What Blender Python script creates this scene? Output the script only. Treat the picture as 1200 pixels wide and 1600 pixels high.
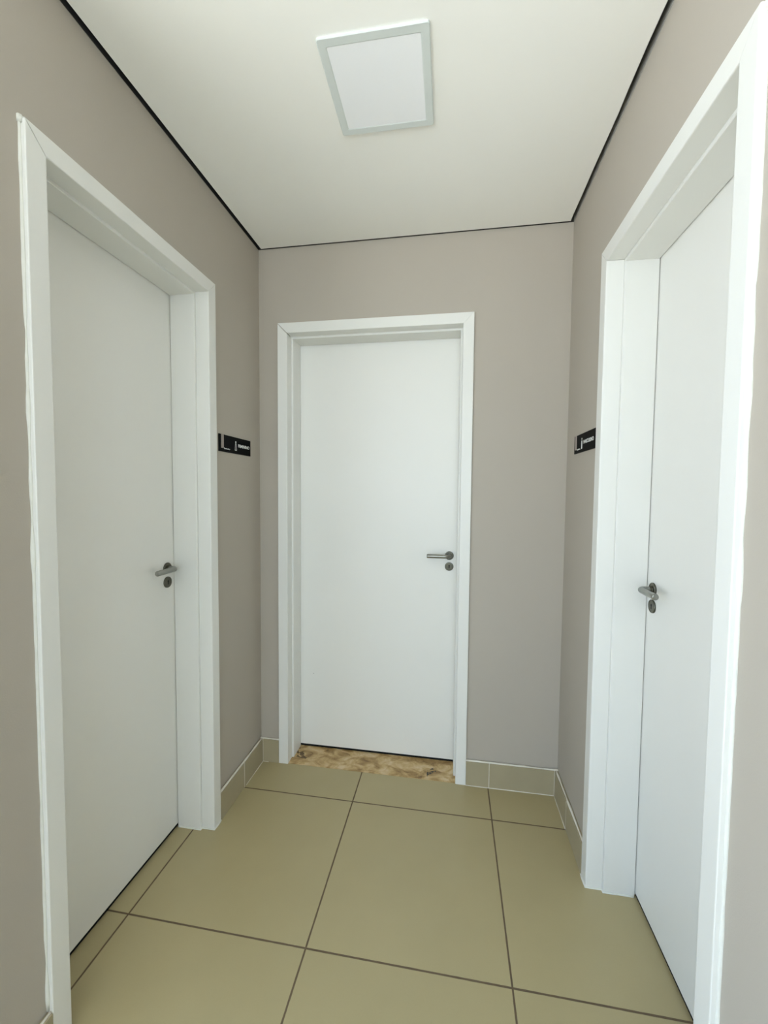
import bpy, bmesh, math, random
from mathutils import Matrix, Vector, noise

# ------------------------------------------------------------------ scene
for o in list(bpy.data.objects):
    bpy.data.objects.remove(o)
SC = bpy.context.scene
COL = SC.collection
W, H = 1.4362, 2.5312            # hall width, ceiling height
GAPB = 0.0105                    # narrower along the end wall
GAP = 0.0171                     # shadow gap round the ceiling

# ------------------------------------------------------------------ camera
def make_camera():
    yaw, pitch, roll, f = 0.1607, -0.0488, 0.0089, 647.8181
    Rz = Matrix(((math.cos(yaw), math.sin(yaw), 0), (-math.sin(yaw), math.cos(yaw), 0), (0, 0, 1)))
    Rp = Matrix(((1, 0, 0), (0, math.cos(pitch), math.sin(pitch)), (0, -math.sin(pitch), math.cos(pitch))))
    Rr = Matrix(((math.cos(roll), 0, math.sin(roll)), (0, 1, 0), (-math.sin(roll), 0, math.cos(roll))))
    R = Rr @ Rp @ Rz
    cd = bpy.data.cameras.new('camera')
    cd.sensor_fit = 'VERTICAL'; cd.sensor_height = 36.0; cd.lens = f / 1600 * 36.0
    cd.clip_start = 0.01
    c = bpy.data.objects.new('camera', cd); COL.objects.link(c)
    r, fw, up = R[0], R[1], R[2]
    c.matrix_world = Matrix(((r[0], up[0], -fw[0], 0.9382), (r[1], up[1], -fw[1], -1.9355),
                             (r[2], up[2], -fw[2], 1.3731), (0, 0, 0, 1)))
    SC.camera = c
make_camera()

# ------------------------------------------------------------------ light and exposure
SC.view_settings.view_transform = 'Standard'
SC.view_settings.look = 'None'
SC.view_settings.gamma = 1.0
SC.view_settings.use_curve_mapping = False
SC.view_settings.exposure = 0.0
try:
    SC.cycles.max_bounces = 14; SC.cycles.diffuse_bounces = 10
    SC.cycles.use_denoising = True
except Exception:
    pass
world = bpy.data.worlds.new('sky'); SC.world = world; world.use_nodes = True
world.node_tree.nodes['Background'].inputs[0].default_value = (0.54, 0.765, 1.05, 1)
world.node_tree.nodes['Background'].inputs[1].default_value = 3.0

def area(name, loc, direction, sx, sy, power, color):
    l = bpy.data.lights.new(name, 'AREA'); l.shape = 'RECTANGLE'; l.size = sx; l.size_y = sy
    l.energy = power; l.color = color
    o = bpy.data.objects.new(name, l); COL.objects.link(o)
    o.location = loc; o.rotation_euler = Vector(direction).to_track_quat('-Z', 'Y').to_euler()
    return o
XO = -1.0                             # west edge of the covered lobby, open to the yard
WIN_S = (-0.4, 2.7, 0.90, 2.25)       # unseen window added to the lobby's south wall for frontal light: x0 x1 z0 z1
area('fill_south', ((WIN_S[0] + WIN_S[1]) / 2, -4.97, 1.58), (0, 1, 0), 3.0, 1.30, 44, (0.80, 0.93, 1.0))  # added fill lamp just inside the south window, brightens the hall frontally
sl = bpy.data.lights.new('sun', 'SUN'); sl.energy = 25.5; sl.angle = math.radians(0.6); sl.color = (0.97, 0.98, 1.0)
so = bpy.data.objects.new('sun', sl); COL.objects.link(so); so.location = (-9, -3, 6)
so.rotation_euler = Vector((0.12, -0.3, -1.0)).to_track_quat('-Z', 'Y').to_euler()

# ------------------------------------------------------------------ materials
def newmat(name):
    m = bpy.data.materials.new(name); m.use_nodes = True
    nt = m.node_tree; b = nt.nodes['Principled BSDF']
    return m, nt, b
def N(nt, typ, **kw):
    n = nt.nodes.new(typ)
    for k, v in kw.items(): setattr(n, k, v)
    return n
def mat_plain(name, col, rough=0.5, metal=0.0, var=0.03, scale=6.0, bump=0.0, bscale=400.0, bdist=0.001, spec=0.5):
    m, nt, b = newmat(name)
    tc = N(nt, 'ShaderNodeTexCoord'); L = nt.links
    ns = N(nt, 'ShaderNodeTexNoise'); ns.inputs['Scale'].default_value = scale; ns.inputs['Detail'].default_value = 4
    L.new(tc.outputs['Object'], ns.inputs['Vector'])
    mx = N(nt, 'ShaderNodeMix', data_type='RGBA')
    L.new(ns.outputs['Fac'], mx.inputs[0])
    mx.inputs[6].default_value = (*[c * (1 - var) for c in col], 1)
    mx.inputs[7].default_value = (*[min(1, c * (1 + var)) for c in col], 1)
    L.new(mx.outputs[2], b.inputs['Base Color'])
    b.inputs['Roughness'].default_value = rough; b.inputs['Metallic'].default_value = metal
    b.inputs['Specular IOR Level'].default_value = spec
    if bump:
        n2 = N(nt, 'ShaderNodeTexNoise'); n2.inputs['Scale'].default_value = bscale; n2.inputs['Detail'].default_value = 3
        L.new(tc.outputs['Object'], n2.inputs['Vector'])
        bp = N(nt, 'ShaderNodeBump'); bp.inputs['Strength'].default_value = bump; bp.inputs['Distance'].default_value = bdist
        L.new(n2.outputs['Fac'], bp.inputs['Height']); L.new(bp.outputs['Normal'], b.inputs['Normal'])
    return m

TILE, XA, Y1 = 0.6, 0.5283, -0.2054      # floor grid: pitch and one joint crossing
def mat_floor():
    m, nt, b = newmat('ceramic_floor_tile'); L = nt.links
    tc = N(nt, 'ShaderNodeTexCoord'); sp = N(nt, 'ShaderNodeSeparateXYZ'); L.new(tc.outputs['Object'], sp.inputs[0])
    wob = N(nt, 'ShaderNodeTexNoise'); wob.inputs['Scale'].default_value = 30; wob.inputs['Detail'].default_value = 3
    L.new(tc.outputs['Object'], wob.inputs['Vector'])
    def M(op, a, bb=None):
        n = N(nt, 'ShaderNodeMath', operation=op)
        for i, v in enumerate((a, bb)):
            if v is None: continue
            if isinstance(v, (int, float)): n.inputs[i].default_value = v
            else: L.new(v, n.inputs[i])
        return n.outputs[0]
    ds, ids = [], []
    for ax, off in ((0, XA), (1, Y1)):
        t = M('DIVIDE', M('SUBTRACT', sp.outputs[ax], off), TILE)
        fr = M('FRACT', t); ids.append(M('FLOOR', t))
        ds.append(M('MULTIPLY', M('MINIMUM', fr, M('SUBTRACT', 1.0, fr)), TILE))
    d = M('MINIMUM', ds[0], ds[1])
    half = M('ADD', 0.0015, M('MULTIPLY', wob.outputs['Fac'], 0.0016))
    joint = N(nt, 'ShaderNodeMapRange'); L.new(d, joint.inputs['Value'])
    L.new(half, joint.inputs['From Min']); L.new(M('ADD', half, 0.0008), joint.inputs['From Max'])
    joint.inputs['To Min'].default_value = 1; joint.inputs['To Max'].default_value = 0
    # slight difference tile to tile
    cmb = N(nt, 'ShaderNodeCombineXYZ'); L.new(ids[0], cmb.inputs[0]); L.new(ids[1], cmb.inputs[1])
    wn = N(nt, 'ShaderNodeTexWhiteNoise', noise_dimensions='2D'); L.new(cmb.outputs[0], wn.inputs['Vector'])
    mot = N(nt, 'ShaderNodeTexNoise'); mot.inputs['Scale'].default_value = 5; mot.inputs['Detail'].default_value = 6
    L.new(tc.outputs['Object'], mot.inputs['Vector'])
    fine = N(nt, 'ShaderNodeTexNoise'); fine.inputs['Scale'].default_value = 260; fine.inputs['Detail'].default_value = 2
    L.new(tc.outputs['Object'], fine.inputs['Vector'])
    fac = M('ADD', M('MULTIPLY', mot.outputs['Fac'], 0.6), M('ADD', M('MULTIPLY', wn.outputs['Value'], 0.2), M('MULTIPLY', fine.outputs['Fac'], 0.3)))
    c1 = N(nt, 'ShaderNodeMix', data_type='RGBA'); L.new(fac, c1.inputs[0])
    c1.inputs[6].default_value = (*FLOOR_A, 1); c1.inputs[7].default_value = (*FLOOR_B, 1)
    c2 = N(nt, 'ShaderNodeMix', data_type='RGBA'); L.new(joint.outputs[0], c2.inputs[0])
    L.new(c1.outputs[2], c2.inputs[6]); c2.inputs[7].default_value = (0.125, 0.088, 0.050, 1)
    L.new(c2.outputs[2], b.inputs['Base Color'])
    rg = M('ADD', 0.36, M('MULTIPLY', joint.outputs[0], 0.5)); L.new(rg, b.inputs['Roughness'])
    bp = N(nt, 'ShaderNodeBump'); bp.inputs['Strength'].default_value = 0.6; bp.inputs['Distance'].default_value = 0.002
    L.new(M('SUBTRACT', M('MULTIPLY', fine.outputs['Fac'], 0.04), joint.outputs[0]), bp.inputs['Height'])
    L.new(bp.outputs['Normal'], b.inputs['Normal'])
    return m
FLOOR_A, FLOOR_B = (0.365, 0.308, 0.165), (0.43, 0.365, 0.205)

def mat_stone():
    m, nt, b = newmat('golden_veined_stone'); L = nt.links
    tc = N(nt, 'ShaderNodeTexCoord')
    mp = N(nt, 'ShaderNodeMapping'); mp.inputs['Scale'].default_value = (1, 1.5, 1); L.new(tc.outputs['Object'], mp.inputs[0])
    n1 = N(nt, 'ShaderNodeTexNoise'); n1.inputs['Scale'].default_value = 13; n1.inputs['Detail'].default_value = 9
    n1.inputs['Distortion'].default_value = 0.7; n1.inputs['Roughness'].default_value = 0.65
    L.new(mp.outputs[0], n1.inputs['Vector'])
    r = N(nt, 'ShaderNodeValToRGB'); L.new(n1.outputs['Fac'], r.inputs[0])
    e = r.color_ramp.elements
    e[0].position = 0.30; e[0].color = (0.12, 0.07, 0.025, 1)
    e[1].position = 0.66; e[1].color = (0.66, 0.53, 0.33, 1)
    for p, c in ((0.37, (0.26, 0.155, 0.055, 1)), (0.47, (0.42, 0.28, 0.115, 1)), (0.54, (0.54, 0.385, 0.185, 1))):
        k = e.new(p); k.color = c
    # two natural inclusions: a dark mineral fleck to the right, a brown vein at the left end
    n2 = N(nt, 'ShaderNodeTexNoise'); n2.inputs['Scale'].default_value = 55; n2.inputs['Detail'].default_value = 4
    L.new(tc.outputs['Object'], n2.inputs['Vector'])
    prev = r.outputs[0]
    for c, sc, rad, col in (((0.862, 0.052, 0), (1.0, 0.8, 0), 0.040, (0.03, 0.028, 0.02, 1)), ((0.185, 0.072, 0), (0.9, 0.45, 0), 0.034, (0.10, 0.055, 0.018, 1))):
        mm = N(nt, 'ShaderNodeMapping', vector_type='TEXTURE'); mm.inputs['Location'].default_value = c
        mm.inputs['Rotation'].default_value = (0, 0, 0.9)
        L.new(tc.outputs['Object'], mm.inputs[0])
        vs = N(nt, 'ShaderNodeVectorMath', operation='MULTIPLY'); vs.inputs[1].default_value = sc if c[0] < .5 else (0.7, 1.9, 0)
        L.new(mm.outputs[0], vs.inputs[0])
        ln = N(nt, 'ShaderNodeVectorMath', operation='LENGTH'); L.new(vs.outputs[0], ln.inputs[0])
        ad = N(nt, 'ShaderNodeMath', operation='MULTIPLY_ADD'); L.new(n2.outputs['Fac'], ad.inputs[0]); ad.inputs[1].default_value = rad * 3.2
        L.new(ln.outputs['Value'], ad.inputs[2])
        k = N(nt, 'ShaderNodeMapRange'); L.new(ad.outputs[0], k.inputs[0])
        k.inputs['From Min'].default_value = rad * 2.05; k.inputs['From Max'].default_value = rad * 1.9
        mx = N(nt, 'ShaderNodeMix', data_type='RGBA'); L.new(k.outputs[0], mx.inputs[0]); L.new(prev, mx.inputs[6])
        mx.inputs[7].default_value = col; prev = mx.outputs[2]
    L.new(mx.outputs[2], b.inputs['Base Color']); b.inputs['Roughness'].default_value = 0.45
    return m

def mat_glass():
    m = bpy.data.materials.new('window_glass'); m.use_nodes = True; nt = m.node_tree; nt.nodes.clear()
    out = N(nt, 'ShaderNodeOutputMaterial'); mx = N(nt, 'ShaderNodeMixShader'); fr = N(nt, 'ShaderNodeFresnel')
    tr = N(nt, 'ShaderNodeBsdfTransparent'); gl = N(nt, 'ShaderNodeBsdfGlossy'); gl.inputs['Roughness'].default_value = 0.0
    nt.links.new(fr.outputs[0], mx.inputs[0]); nt.links.new(tr.outputs[0], mx.inputs[1]); nt.links.new(gl.outputs[0], mx.inputs[2])
    nt.links.new(mx.outputs[0], out.inputs[0]); return m

M_WALL = mat_plain('warm_grey_wall_paint', (0.445, 0.405, 0.350), 0.75, var=0.02, scale=2.5, bump=0.25, bscale=320, bdist=0.0008, spec=0.3)
M_CEIL = mat_plain("white_ceiling_paint", (0.93, 0.93, 0.91), 0.9, var=0.01, scale=2, bump=0.15, bscale=250, bdist=0.0006, spec=0.2)
M_DOOR = mat_plain('white_door_laminate', (0.80, 0.795, 0.765), 0.42, var=0.012, scale=4, bump=0.06, bscale=180, bdist=0.0004)
M_FRAME = mat_plain('white_frame_laminate', (0.765, 0.765, 0.735), 0.38, var=0.012, scale=5)
M_FLOOR = mat_floor()
M_SKIRT = mat_plain('ceramic_skirting_tile', (0.375, 0.325, 0.215), 0.4, var=0.06, scale=14)
M_GROUT = mat_plain('white_grout', (0.74, 0.71, 0.64), 0.85, var=0.10, scale=60, bump=0.4, bscale=500)
M_CAULK = mat_plain('cream_caulk', (0.72, 0.72, 0.67), 0.7, var=0.08, scale=40)
M_STONE = mat_stone()
M_GAP = mat_plain('dark_shadow_gap_profile', (0.035, 0.035, 0.033), 0.6, var=0.1)
M_GAPR = mat_plain('lightened_gap_profile', (0.36, 0.36, 0.34), 0.6, var=0.15, scale=20)  # lighter copy of the gap profile; the right run's brightness is in its colour
M_STEEL = mat_plain('satin_nickel', (0.30, 0.30, 0.275), 0.28, metal=1.0, var=0.04, scale=50)
M_DARKSTEEL = mat_plain('dark_worn_nickel', (0.13, 0.125, 0.10), 0.35, metal=1.0, var=0.06, scale=60)
M_HOLE = mat_plain('keyhole_black', (0.008, 0.008, 0.008), 0.9)
M_LEAFSHADE = mat_plain('leaf_gap_shade', (0.012, 0.012, 0.012), 0.8, spec=0.1)  # shade under the door leaves, put into the colour
M_SIGN = mat_plain('black_acrylic', (0.003, 0.003, 0.003), 0.5, var=0.1, spec=0.04)
M_STRIPE = mat_plain('brushed_taupe_strip', (0.32, 0.27, 0.24), 0.5)
M_WHITE = mat_plain('white_lettering', (0.85, 0.86, 0.84), 0.6)
M_LFRAME = mat_plain('white_lamp_frame', (0.68, 0.73, 0.73), 0.45)
M_DIFF = mat_plain('frosted_lamp_diffuser', (0.92, 0.94, 0.99), 0.35, var=0.005)
M_SLAB = mat_plain('raw_plaster', (0.5, 0.5, 0.48), 0.9)
M_GROUND = mat_plain('pale_concrete', (0.55, 0.54, 0.50), 0.9)
M_ALU = mat_plain('white_aluminium', (0.7, 0.7, 0.7), 0.4)
M_GLASS = mat_glass()

# ------------------------------------------------------------------ helpers
def bx(bm, x0, x1, y0, y1, z0, z1, mi=0):
    vs = [bm.verts.new(p) for p in ((x0, y0, z0), (x1, y0, z0), (x1, y1, z0), (x0, y1, z0), (x0, y0, z1), (x1, y0, z1), (x1, y1, z1), (x0, y1, z1))]
    for f in ((3, 2, 1, 0), (4, 5, 6, 7), (0, 1, 5, 4), (1, 2, 6, 5), (2, 3, 7, 6), (3, 0, 4, 7)):
        q = bm.faces.new([vs[i] for i in f]); q.material_index = mi
def obj(name, bm, mats, parent=None, bevel=0.0, smooth=False, seg=2):
    if bevel:
        bmesh.ops.bevel(bm, geom=list(bm.edges), offset=bevel, segments=seg, affect='EDGES', clamp_overlap=True)
    bmesh.ops.recalc_face_normals(bm, faces=bm.faces)
    me = bpy.data.meshes.new(name); bm.to_mesh(me); bm.free()
    for m in (mats if isinstance(mats, (list, tuple)) else [mats]): me.materials.append(m)
    o = bpy.data.objects.new(name, me); COL.objects.link(o)
    if smooth:
        for p in me.polygons: p.use_smooth = True
    if parent: o.parent = parent
    return o
def struct(name, bm, m, parent=None, **k):
    o = obj(name, bm, m, parent, **k)
    if not parent: o['kind'] = 'structure'
    return o
def empty(name, loc=(0, 0, 0), rz=0.0):
    o = bpy.data.objects.new(name, None); COL.objects.link(o); o.location = loc; o.rotation_euler = (0, 0, rz)
    o.empty_display_size = 0.1
    return o
def tag(o, label, cat, group=None):
    o['label'] = label; o['category'] = cat
    if group: o['group'] = group
def prism(bm, A, B, mi=0):
    """two matching closed outlines joined into a solid"""
    a = [bm.verts.new(p) for p in A]; b = [bm.verts.new(p) for p in B]
    n = len(a)
    fs = [bm.faces.new(a[::-1]), bm.faces.new(b)]
    for i in range(n): fs.append(bm.faces.new((a[i], a[(i + 1) % n], b[(i + 1) % n], b[i])))
    for f in fs: f.material_index = mi
def slabs_with_hole(bm, u0, u1, z0, z1, h0, h1, hz, put):
    put(u0, h0, z0, z1); put(h1, u1, z0, z1); put(h0, h1, hz, z1)
def bead(bm, pts, r, jit=0.3, step=0.02, seed=1, flat=(1, 1, 1), n=6):
    """irregular rope of filler along a polyline"""
    P = []
    for a, b in zip(pts, pts[1:]):
        a, b = Vector(a), Vector(b); k = max(1, int((b - a).length / step))
        for i in range(k): P.append(a.lerp(b, i / k))
    P.append(Vector(pts[-1]))
    rings = []
    for i, p in enumerate(P):
        t = (P[min(i + 1, len(P) - 1)] - P[max(i - 1, 0)]).normalized()
        u = t.cross(Vector((0.13, 0.21, 0.97))).normalized()
        if u.length < .5: u = Vector((1, 0, 0))
        v = t.cross(u)
        rr = r * (1 + jit * noise.noise(Vector((i * .37, seed * 7.1, 0))) * 1.6)
        rings.append([bm.verts.new(p + Vector(((u * math.cos(a) + v * math.sin(a)) * rr)[:]) * 1.0) for a in [2 * math.pi * k / n for k in range(n)]])
        for w_, q in zip(rings[-1], [p] * n):
            d = w_.co - q; w_.co = q + Vector((d.x * flat[0], d.y * flat[1], d.z * flat[2]))
    for a, b in zip(rings, rings[1:]):
        for k in range(n): bm.faces.new((a[k], a[(k + 1) % n], b[(k + 1) % n], b[k]))
    bm.faces.new(rings[0][::-1]); bm.faces.new(rings[-1])
def tube(bm, pts, radii, n=20, squash=None):
    rings = []
    for i, p in enumerate(pts):
        p = Vector(p); t = (Vector(pts[min(i + 1, len(pts) - 1)]) - Vector(pts[max(i - 1, 0)])).normalized()
        v = Vector((0, 0, 1)); u = t.cross(v).normalized()
        r = radii[i] if isinstance(radii, (list, tuple)) else radii
        rings.append([bm.verts.new(p + (u * math.cos(a) + v * math.sin(a)) * r) for a in [2 * math.pi * k / n for k in range(n)]])
    for a, b in zip(rings, rings[1:]):
        for k in range(n): bm.faces.new((a[k], a[(k + 1) % n], b[(k + 1) % n], b[k]))
    bm.faces.new(rings[0][::-1]); bm.faces.new(rings[-1])
def lathe_y(bm, prof, cx, cz, n=40, mi=0, sx=1.0, sz=1.0):
    """prof: (radius, y) pairs, spun about an axis parallel to y"""
    rings = []
    for r, y in prof:
        rings.append([bm.verts.new((cx + r * sx * math.cos(a), y, cz + r * sz * math.sin(a))) for a in [2 * math.pi * k / n for k in range(n)]])
    for a, b in zip(rings, rings[1:]):
        for k in range(n):
            f = bm.faces.new((a[k], a[(k + 1) % n], b[(k + 1) % n], b[k])); f.material_index = mi
    for r in (rings[0], rings[-1]):
        f = bm.faces.new(r); f.material_index = mi

# ------------------------------------------------------------------ the room
AW, AT, SD, STP, LD = 0.0485, 0.0142, 0.040, 0.0095, 0.1434   # architrave width / thickness, return depth, stop step, leaf depth
HT = 2.1764
DOORS = {  # centre along the wall and outer width over the architraves
    'back': (0.1, 1.0266), 'left': (-1.137, -0.4019), 'right': (-1.1322, -0.4074)}
HOLE = 0.041
YR = -2.0                         # and the right wall likewise
YL = -1.27                        # where the left wall turns the corner into the lobby
TH = 0.20
TOP = 2.75
# floor
bm = bmesh.new(); bx(bm, XO, 3.2, -5.2, 1.8, -0.12, 0.0); struct('floor', bm, M_FLOOR)
# walls round the little hall
a, b = DOORS['back']
bm = bmesh.new(); slabs_with_hole(bm, XO, 3.0, 0, TOP, a + HOLE, b - HOLE, HT - HOLE, lambda p, q, s, t: bx(bm, p, q, 0, TH, s, t)); struct('wall_back', bm, M_WALL)
a, b = DOORS['left']
bm = bmesh.new(); slabs_with_hole(bm, YL, 0, 0, TOP, a + HOLE, b - HOLE, HT - HOLE, lambda p, q, s, t: bx(bm, -TH, 0, p, q, s, t)); struct('wall_left', bm, M_WALL)
a, b = DOORS['right']
bm = bmesh.new(); slabs_with_hole(bm, YR, 0, 0, TOP, a + HOLE, b - HOLE, HT - HOLE, lambda p, q, s, t: bx(bm, W, W + TH, p, q, s, t)); struct('wall_right', bm, M_WALL)
# the covered lobby behind the photographer, open to the yard on its west side
bm = bmesh.new(); bx(bm, XO, -TH, YL, YL + TH, 0, TOP); struct('wall_lobby_north', bm, M_WALL)
bm = bmesh.new(); bx(bm, W + TH, 3.0, YR, YR + TH, 0, TOP); struct('wall_lobby_right', bm, M_WALL)
bm = bmesh.new(); bx(bm, XO, WIN_S[0], -5.2, -5.0, 0, TOP); bx(bm, WIN_S[1], 3.2, -5.2, -5.0, 0, TOP); bx(bm, WIN_S[0], WIN_S[1], -5.2, -5.0, WIN_S[3], TOP); bx(bm, WIN_S[0], WIN_S[1], -5.2, -5.0, 0, WIN_S[2]); struct('wall_lobby_south', bm, M_WALL)
bm = bmesh.new(); bx(bm, 3.0, 3.2, -5.0, 1.8, 0, TOP); struct('wall_lobby_east', bm, M_WALL)
# outer walls of the closed rooms beyond the doors
bm = bmesh.new(); bx(bm, XO, 3.0, 1.6, 1.8, 0, TOP); struct('wall_outer_north', bm, M_SLAB)
bm = bmesh.new(); bx(bm, XO, XO + .15, YL + TH, 0, 0, TOP); bx(bm, XO, XO + .15, TH, 1.6, 0, TOP); struct('wall_outer_west', bm, M_SLAB)
bm = bmesh.new(); bx(bm, XO, 3.2, -5.2, 1.8, TOP, TOP + 0.1); bx(bm, XO, XO + .12, -5.0, YL, H, TOP); struct('ceiling_slab', bm, M_SLAB)
bm = bmesh.new(); bx(bm, -30, 30, -40, 30, -0.22, -0.12); struct('ground', bm, M_GROUND)

# suspended plasterboard ceiling, cut a little short of every wall; a rectangle is left out for the lamp body
LC = (0.7195, -0.7160); LS = 0.292; LROT = math.radians(0.4)
def ceiling():
    bm = bmesh.new()
    rnd = random.Random(4)
    pts = [(GAP, -GAPB)]
    pts.append((GAP, YL - GAP)); pts.append((XO + .12 + GAP, YL - GAP)); pts.append((XO + .12 + GAP, -5 + GAP)); pts.append((3 - GAP, -5 + GAP)); pts.append((3 - GAP, YR - GAP)); pts.append((W - GAP, YR - GAP))
    edge = [(-1.6, 0), (-1.22, .0005), (-0.93, -.0006), (-0.905, .0016), (-0.86, .0020), (-0.72, -.0004), (-0.60, .0004), (-0.52, .0022), (-0.42, .0015), (-0.30, .0002), (-0.16, .0008), (-0.06, 0)]
    for yy, dx in edge: pts.append((W - GAP + dx, yy))
    pts.append((W - GAP + .001, -GAPB))
    lo = [(p[0], p[1], H) for p in pts]; hi = [(p[0], p[1], H + 0.0125) for p in pts]
    prism(bm, lo, hi)
    return struct('ceiling', bm, M_CEIL)
ceiling()
# dark metal profile that lines the shadow gap
def gap_profile():
    bm = bmesh.new()
    e = 0.0012; z0, z1 = H + 0.001, H + 0.05
    runs = [(0, e, YL, 0), (0, W, -e, 0)]
    for x0, x1, y0, y1 in runs: bx(bm, x0, x1, y0, y1, z0, z1)
    bx(bm, 0, 0.05, YL, 0, z1, z1 + .001); bx(bm, W - .05, W, YR, 0, z1, z1 + .001); bx(bm, .05, W - .05, -0.05, 0, z1, z1 + .001)
    bx(bm, 0.048, 0.05, YL, -.05, H + .0125, z1); bx(bm, W - .05, W - .048, YR, -.05, H + .0125, z1); bx(bm, .05, W - .05, -.05, -.048, H + .0125, z1)
    struct('trim_1', bm, M_GAP)
    bm = bmesh.new(); bx(bm, W - e, W, YR, -e, z0, z1); struct('trim_2', bm, M_GAPR)
gap_profile()

# ------------------------------------------------------------------ skirting tiles
BH, BT = 0.1182, 0.0155
def skirting(name, p0, p1, nrm, joints, top=True, floor_line=None, seed=1):
    """tiles standing along p0-p1 on the side nrm; joints are distances from p0"""
    p0, p1, nrm = Vector((*p0, 0)), Vector((*p1, 0)), Vector((*nrm, 0))
    d = (p1 - p0).normalized(); ln = (p1 - p0).length
    bm = bmesh.new(); cuts = [0] + list(joints) + [ln]
    for s, e in zip(cuts, cuts[1:]):
        s2 = s + (0.001 if s else 0); e2 = e - (0.001 if e < ln else 0)
        bot = [p0 + d * s2, p0 + d * e2, p0 + d * e2 + nrm * BT, p0 + d * s2 + nrm * BT]
        prism(bm, bot, [q + Vector((0, 0, BH - 0.002)) for q in bot])
    o = struct(name, bm, M_SKIRT)
    bm = bmesh.new()
    up = Vector((0, 0, 1))
    bead(bm, [p0 + nrm * (BT * .55) + up * (BH - .001), p1 + nrm * (BT * .55) + up * (BH - .001)], 0.0042, .45, .018, seed)
    for j in joints:
        q = p0 + d * j + nrm * (BT - .0006); bead(bm, [q + up * .001, q + up * BH], 0.0016, .25, .02, seed + 3)
    if floor_line:
        q0 = p0 + d * floor_line[0] + nrm * BT; q1 = p0 + d * floor_line[1] + nrm * BT
        bead(bm, [q0 + up * .0008, q1 + up * .0008], 0.0019, .4, .02, seed + 5)
    obj('grout_line', bm, M_GROUT, o, smooth=True)
    return o
ba, bb = DOORS['back']; la, lb = DOORS['left']; ra, rb = DOORS['right']
skirting('baseboard_left', (0, lb), (0, -BT), (1, 0), [(-0.2054) - lb], floor_line=((-0.19) - lb, -lb - BT), seed=1)
skirting('baseboard_left', (0, YL), (0, la - .002), (1, 0), [], seed=2)
skirting('baseboard_back', (0, 0), (ba, 0), (0, -1), [BT], floor_line=(BT, BT + .03), seed=3)
skirting('baseboard_back', (bb, 0), (W, 0), (0, -1), [1.132 - bb, W - bb - BT], floor_line=(0.0, W - bb - BT), seed=4)
skirting('baseboard_right', (W, rb), (W, -BT), (-1, 0), [(-0.2054) - rb], floor_line=((-0.2054) - rb, -rb - BT), seed=5)
skirting('baseboard_right', (W, YR), (W, ra - .002), (-1, 0), [0.6], seed=6)

# ------------------------------------------------------------------ doors
def lever(parent, hx, hz, side):
    """side +1: lever points to +x"""
    y0 = LD + 0.001
    bm = bmesh.new()
    lathe_y(bm, [(0.0215, y0 + .002), (0.0215, y0 - .005), (0.0205, y0 - .0065), (0.0175, y0 - .0072), (0.0165, y0 - .0062), (0.0115, y0 - .0062), (0.0105, y0 - .010), (0.0100, y0 - .012)], hx, hz)
    r = obj('handle_rose', bm, M_DARKSTEEL, parent)
    bm = bmesh.new()
    pts, rad = [], []
    for t in (0, .4, .8): pts.append((hx, y0 - .008 - t * .017, hz)); rad.append(.0088)
    R = 0.020
    for k in range(0, 9):
        a = math.radians(90 * k / 8)
        pts.append((hx + side * (R - R * math.cos(a)), y0 - .023 - R * math.sin(a), hz)); rad.append(.0088 + .0009 * k / 8)
    for t in (.03, .05, .07, .0865): pts.append((hx + side * (R + t), y0 - .043, hz)); rad.append(.0098)
    pts.append((hx + side * (R + .0885), y0 - .043, hz)); rad.append(.0090)
    pts.append((hx + side * (R + .0895), y0 - .043, hz)); rad.append(.0070)
    tube(bm, pts, rad, 24)
    l = obj('lever_handle', bm, M_STEEL, parent, smooth=True)
    l['label'] = 'satin metal lever handle'
    kz = hz - 0.0545
    bm = bmesh.new()
    lathe_y(bm, [(0.0215, y0 + .002), (0.0215, y0 - .0045), (0.0205, y0 - .006), (0.0178, y0 - .0064), (0.0170, y0 - .0054), (0.0, y0 - .0052)][:5] + [(0.0005, y0 - .0054)], hx, kz)
    # keyhole: round top and slot below, cut as a dark recess plate
    lathe_y(bm, [(0.0040, y0 - .0050), (0.0040, y0 - .0058)], hx, kz + .0035, 18, 1)
    bx(bm, hx - .0024, hx + .0024, y0 - .0058, y0 - .005, kz - .0085, kz + .003, 1)
    k = obj('keyhole_plate', bm, [M_DARKSTEEL, M_HOLE], parent)
    k['label'] = 'round metal plate with a dark keyhole'

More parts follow.
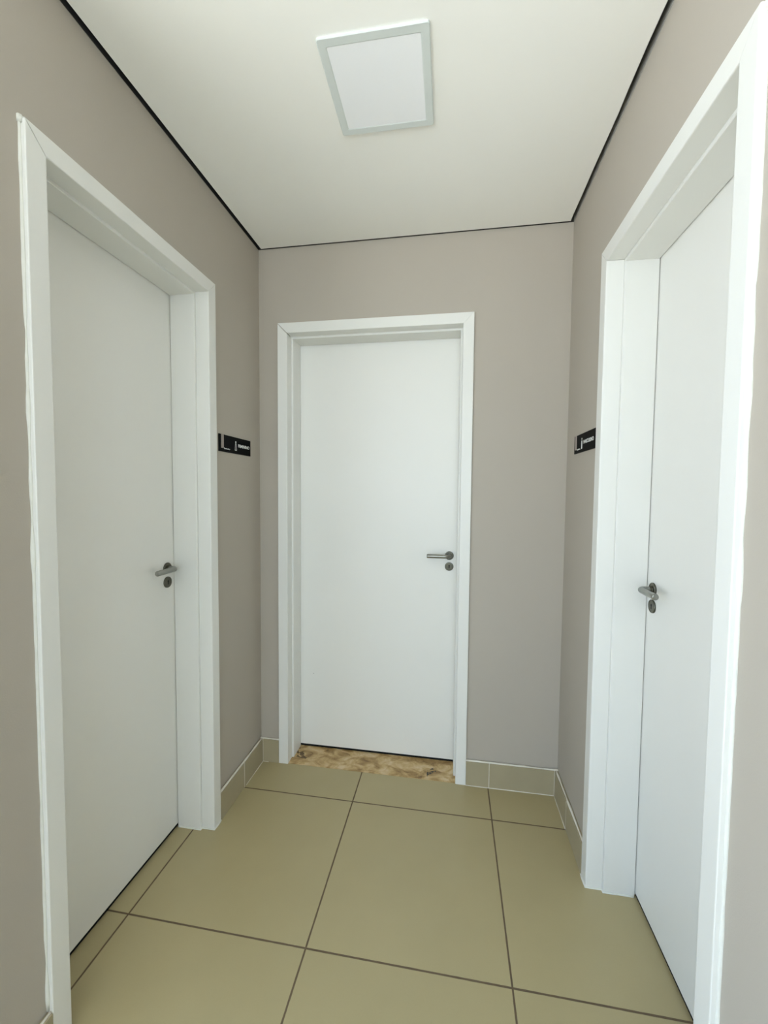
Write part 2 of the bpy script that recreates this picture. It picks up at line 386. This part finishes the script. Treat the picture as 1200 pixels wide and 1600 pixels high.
def door(name, loc, rz, width, hx, hz, side, label, near_caulk, open_mitres):
    root = empty(name, loc, rz); root['kind'] = 'structure'; root['label'] = label
    hw = width / 2
    prof = [(0, 0), (0, -AT + .002), (.0006, -AT + .0006), (.002, -AT), (AW - .003, -AT), (AW - .0008, -AT + .0008), (AW, -AT + .003), (AW, SD), (AW - .006, SD), (AW - .006, .0)]
    for s in (-1, 1):
        g = open_mitres if s < 0 else 0.0004
        A = [(s * (hw - u), y, 0.0) for u, y in prof]; B = [(s * (hw - u), y, HT - u - g) for u, y in prof]
        bm = bmesh.new(); prism(bm, A, B); obj('architrave', bm, M_FRAME, root)
    gl = 0.0004
    A = [(-(hw - u) + gl, y, HT - u) for u, y in prof]; B = [((hw - u) - gl, y, HT - u) for u, y in prof]
    bm = bmesh.new(); prism(bm, A, B); obj('architrave', bm, M_FRAME, root)
    # jamb lining with its stop and rebate
    ST = AW + STP
    jp = [(AW - .006, SD + .0005), (ST - .002, SD + .0005), (ST, SD + .0025), (ST, LD - .003), (ST - .012, LD - .003), (ST - .012, .19), (AW - .006 , .19)]
    jp = [(max(u, AW - .0065), y) for u, y in jp]
    jp[4] = (ST - .010, LD - .003); jp[5] = (ST - .010, .19)
    for s in (-1, 1):
        A = [(s * (hw - u), y, 0.0) for u, y in jp]; B = [(s * (hw - u), y, HT - u - .0003) for u, y in jp]
        bm = bmesh.new(); prism(bm, A, B); obj('side_jamb', bm, M_FRAME, root)
    A = [(-(hw - u), y, HT - u) for u, y in jp]; B = [((hw - u), y, HT - u) for u, y in jp]
    bm = bmesh.new(); prism(bm, A, B); obj('head_jamb', bm, M_FRAME, root)
    # leaf
    bm = bmesh.new(); lw = hw - ST + .007
    bx(bm, -lw, lw, LD, LD + .035, 0.013, HT - ST + .007)
    leaf = obj('door_leaf', bm, M_DOOR, root, bevel=.0012)
    bm = bmesh.new(); bx(bm, -lw + .001, lw - .001, LD + .0025, LD + .032, 0.0022, 0.0128); q = obj('gap_shade_strip', bm, M_LEAFSHADE, leaf); q['label'] = 'black strip standing in for the shade under the leaf'  # added black strip paints the dark gap below the leaf
    lever(leaf, hx, hz, side)
    # filler bead at the foot of the frame
    if near_caulk:
        bm = bmesh.new()
        s = 1 if side < 0 else -1      # handle side is the far jamb
        P = [(hw - u, y) for u, y in ((-.001, -.002), (-.001, -AT - .001), (AW * .5, -AT - .0015), (AW + .001, -AT - .0005), (AW + .001, SD - .001), (ST + .001, SD), (ST + .001, LD - .004))]
        bead(bm, [(s * x, y, .0008) for x, y in P], .0032, .4, .012, 9)
        obj('foot_caulk', bm, M_CAULK, root, smooth=True)
        # rough line of filler between the near architrave and the wall
        bm = bmesh.new()
        xs = -s * (hw + .0005)
        bead(bm, [(xs, -.001, 0.12), (xs, -.001, HT)], .0042, .7, .03, 21)
        bead(bm, [(xs, -.0015, HT - .012), (xs - .0 , -.0015, HT + .004)], .006, .5, .01, 22)
        obj('edge_caulk', bm, M_CAULK, root, smooth=True)
    return root, leaf

a, b = DOORS['back']
d2, leaf2 = door('door_2', ((a + b) / 2, 0, 0), 0, b - a, 0.9327 - (a + b) / 2, 1.0586, -1, 'closed white door in the end wall above a golden stone threshold', False, .0034)
a, b = DOORS['left']
d1, _ = door('door_1', (0, (a + b) / 2, 0), math.pi / 2, b - a, -0.4985 - (a + b) / 2, 1.0705, -1, 'closed white door in the left wall beside the FEMININO sign', True, .0030)
a, b = DOORS['right']
d3, _ = door('door_3', (W, (a + b) / 2, 0), -math.pi / 2, b - a, (a + b) / 2 + 0.5040, 1.0690, 1, 'closed white door in the right wall beside the MASCULINO sign', True, .0010)
# little scuff on the end door leaf
bm = bmesh.new(); bx(bm, 0.2268 - .5633, 0.2308 - .5633, LD - .0004, LD + .0005, 0.4022, 0.4042); s = obj('scuff_mark', bm, M_HOLE, leaf2); s['label'] = 'tiny dark scuff low on the door'

# stone threshold under the end door
bm = bmesh.new()
bx(bm, 0.1425, 0.984, -0.0095, 0.19, -0.02, 0.0016)
o = obj('stone_threshold', bm, M_STONE, bevel=.0006)
tag(o, 'golden brown veined stone threshold under the closed end door', 'threshold')

# ------------------------------------------------------------------ ceiling lamp
lamp = empty('ceiling_light', (LC[0], LC[1], H), LROT)
tag(lamp, 'square white flat panel light mounted on the white ceiling', 'ceiling light')
bm = bmesh.new(); hs = LS / 2; hi = 0.123; zb = -0.0065
outer = [(-hs, -hs), (hs, -hs), (hs, hs), (-hs, hs)]; 
def ring(bm, levels):
    rs = []
    for h_, z in levels:
        pts = []
        rc = 0.006 if h_ > .13 else 0.004
        for cx, cy, a0 in ((1, -1, -90), (1, 1, 0), (-1, 1, 90), (-1, -1, 180)):
            for k in range(5):
                a_ = math.radians(a0 + 90 * k / 4)
                pts.append(bm.verts.new((cx * (h_ - rc) + rc * math.cos(a_), cy * (h_ - rc) + rc * math.sin(a_), z)))
        rs.append(pts)
    for p, q in zip(rs, rs[1:]):
        n = len(p)
        for k in range(n): bm.faces.new((p[k], p[(k + 1) % n], q[(k + 1) % n], q[k]))
    return rs
ring(bm, [(hs - .001, -.0002), (hs, zb + .002), (hs - .002, zb), (hi + .002, zb + .0003), (hi, zb + .0012), (hi - .002, zb + .003), (hi - .002, -.0002), (hs - .001, -.0002)])
obj('lamp_frame', bm, M_LFRAME, lamp)
bm = bmesh.new(); rs = ring(bm, [(hi - .0005, zb + .0013), (hi - .0005, zb + .0040)]); bm.faces.new(rs[0]); bm.faces.new(rs[1])
dfo = obj('lamp_diffuser', bm, M_DIFF, lamp)

# ------------------------------------------------------------------ signs
def text_mesh(txt, size, wide):
    cu = bpy.data.curves.new('t', 'FONT'); cu.body = txt; cu.size = size; cu.align_x = 'LEFT'; cu.extrude = 0.0; cu.offset = size * 0.02
    t = bpy.data.objects.new('t', cu); COL.objects.link(t)
    bpy.context.view_layer.update()
    me = bpy.data.meshes.new_from_object(t.evaluated_get(bpy.context.evaluated_depsgraph_get()))
    bpy.data.objects.remove(t); bpy.data.curves.remove(cu)
    xs = [v.co.x for v in me.vertices]; ys = [v.co.y for v in me.vertices]
    x0, x1, yb, yt = min(xs), max(xs), min(ys), max(ys)
    return me, x0, x1, yb, yt
def add_text(name, txt, u0, u1, z0, z1, y, parent, m):
    """text flat on the sign face, filling u0..u1, z0..z1"""
    me, x0, x1, yb, yt = text_mesh(txt, 0.02, 1)
    bm = bmesh.new(); bm.from_mesh(me); bpy.data.meshes.remove(me)
    for v in bm.verts:
        v.co = Vector((u0 + (v.co.x - x0) / (x1 - x0) * (u1 - u0), y, z0 + (v.co.y - yb) / (yt - yb) * (z1 - z0)))
    r = bmesh.ops.extrude_face_region(bm, geom=list(bm.faces))
    for v in r['geom']:
        if isinstance(v, bmesh.types.BMVert): v.co.y -= 0.0004
    return obj(name, bm, m, parent)
def sign(loc, rz, length, word, icon_u, text_u, female, small_u, label):
    """local x along the sign from its left end, -y towards the viewer, z up from its bottom"""
    root = empty('door_sign', loc, rz); tag(root, label, 'sign', 'restroom signs')
    hgt, th = 0.071, 0.004
    bm = bmesh.new(); bx(bm, 0, length, -th, 0, 0, hgt); obj('sign_plate', bm, M_SIGN, root, bevel=.0005)
    bm = bmesh.new(); bx(bm, 0.014, 0.0335, -th - .0012, -th + .0002, .0145, hgt - .0002); obj('metal_strip', bm, M_STRIPE, root, bevel=.0003)
    y = -th - .0004
    bm = bmesh.new()
    c = (icon_u[0] + icon_u[1]) / 2; w = (icon_u[1] - icon_u[0]) / 2
    lathe_y(bm, [(0.0042, y + .0004), (0.0042, y)], c, 0.0505, 20)
    if female:
        hw0, hw1, z0, z1, e = 0.0078, 0.0042, 0.0145, 0.0445, 0.0024
        O = [(c - hw0, z0), (c + hw0, z0), (c + hw1, z1), (c - hw1, z1)]
        I = [(c - hw0 + e, z0 + e), (c + hw0 - e, z0 + e), (c + hw1 - e * .8, z1 - e), (c - hw1 + e * .8, z1 - e)]
        for k in range(4):
            q = [O[k], O[(k + 1) % 4], I[(k + 1) % 4], I[k]]
            prism(bm, [(p[0], y, p[1]) for p in q], [(p[0], y + .0004, p[1]) for p in q])
    else:
        bx(bm, c - .0058, c + .0058, y, y + .0004, .013, .044)
    i = obj('pictogram', bm, M_WHITE, root); i['label'] = 'white ' + ('female' if female else 'male') + ' figure'
    add_text('lettering', word, text_u[0], text_u[1], 0.0295, 0.0435, y + .0004, root, M_WHITE)['label'] = 'white word ' + word
    add_text('small_lettering', 'Banheiro', small_u[0], small_u[1], 0.0115, 0.0175, y + .0004, root, M_WHITE)
    return root
sign((0.0, -0.3702, 1.5332), math.pi / 2, 0.2664, 'FEMININO', (0.118, 0.145), (0.153, 0.2545), True, (0.037, 0.083), 'black FEMININO restroom sign on the left wall with white figure')
sign((W, -0.1224, 1.5332), -math.pi / 2, 0.2640, 'MASCULINO', (0.085, 0.112), (0.119, 0.2350), False, (0.037, 0.080), 'black MASCULINO restroom sign on the right wall with white figure')

# ------------------------------------------------------------------ added lobby glazing (unseen, behind the photographer)
def glazing(name, along, x0, x1, z0, z1, const, n):
    root = empty(name, (0, 0, 0)); root['kind'] = 'structure'
    def put(bm, p, q, s, t, a, b):
        if along == 'x': bx(bm, p, q, const + a, const + b, s, t)
        else: bx(bm, const + a, const + b, p, q, s, t)
    bm = bmesh.new(); f = 0.05
    put(bm, x0, x1, z0, z0 + f, -.03, .03); put(bm, x0, x1, z1 - f, z1, -.03, .03)
    for i in range(n + 1):
        c = x0 + (x1 - x0) * i / n; c = min(max(c, x0 + f / 2), x1 - f / 2)
        put(bm, c - f / 2, c + f / 2, z0 + f, z1 - f, -.03, .03)
    obj('window_frame', bm, M_ALU, root)
    for i in range(n):
        p = x0 + (x1 - x0) * i / n + f / 2; q = x0 + (x1 - x0) * (i + 1) / n - f / 2
        bm = bmesh.new(); put(bm, p, q, z0 + f, z1 - f, -.003, .003); obj('window_pane', bm, M_GLASS, root)
glazing('added_window_1', 'x', WIN_S[0], WIN_S[1], WIN_S[2], WIN_S[3], -5.10, 3)
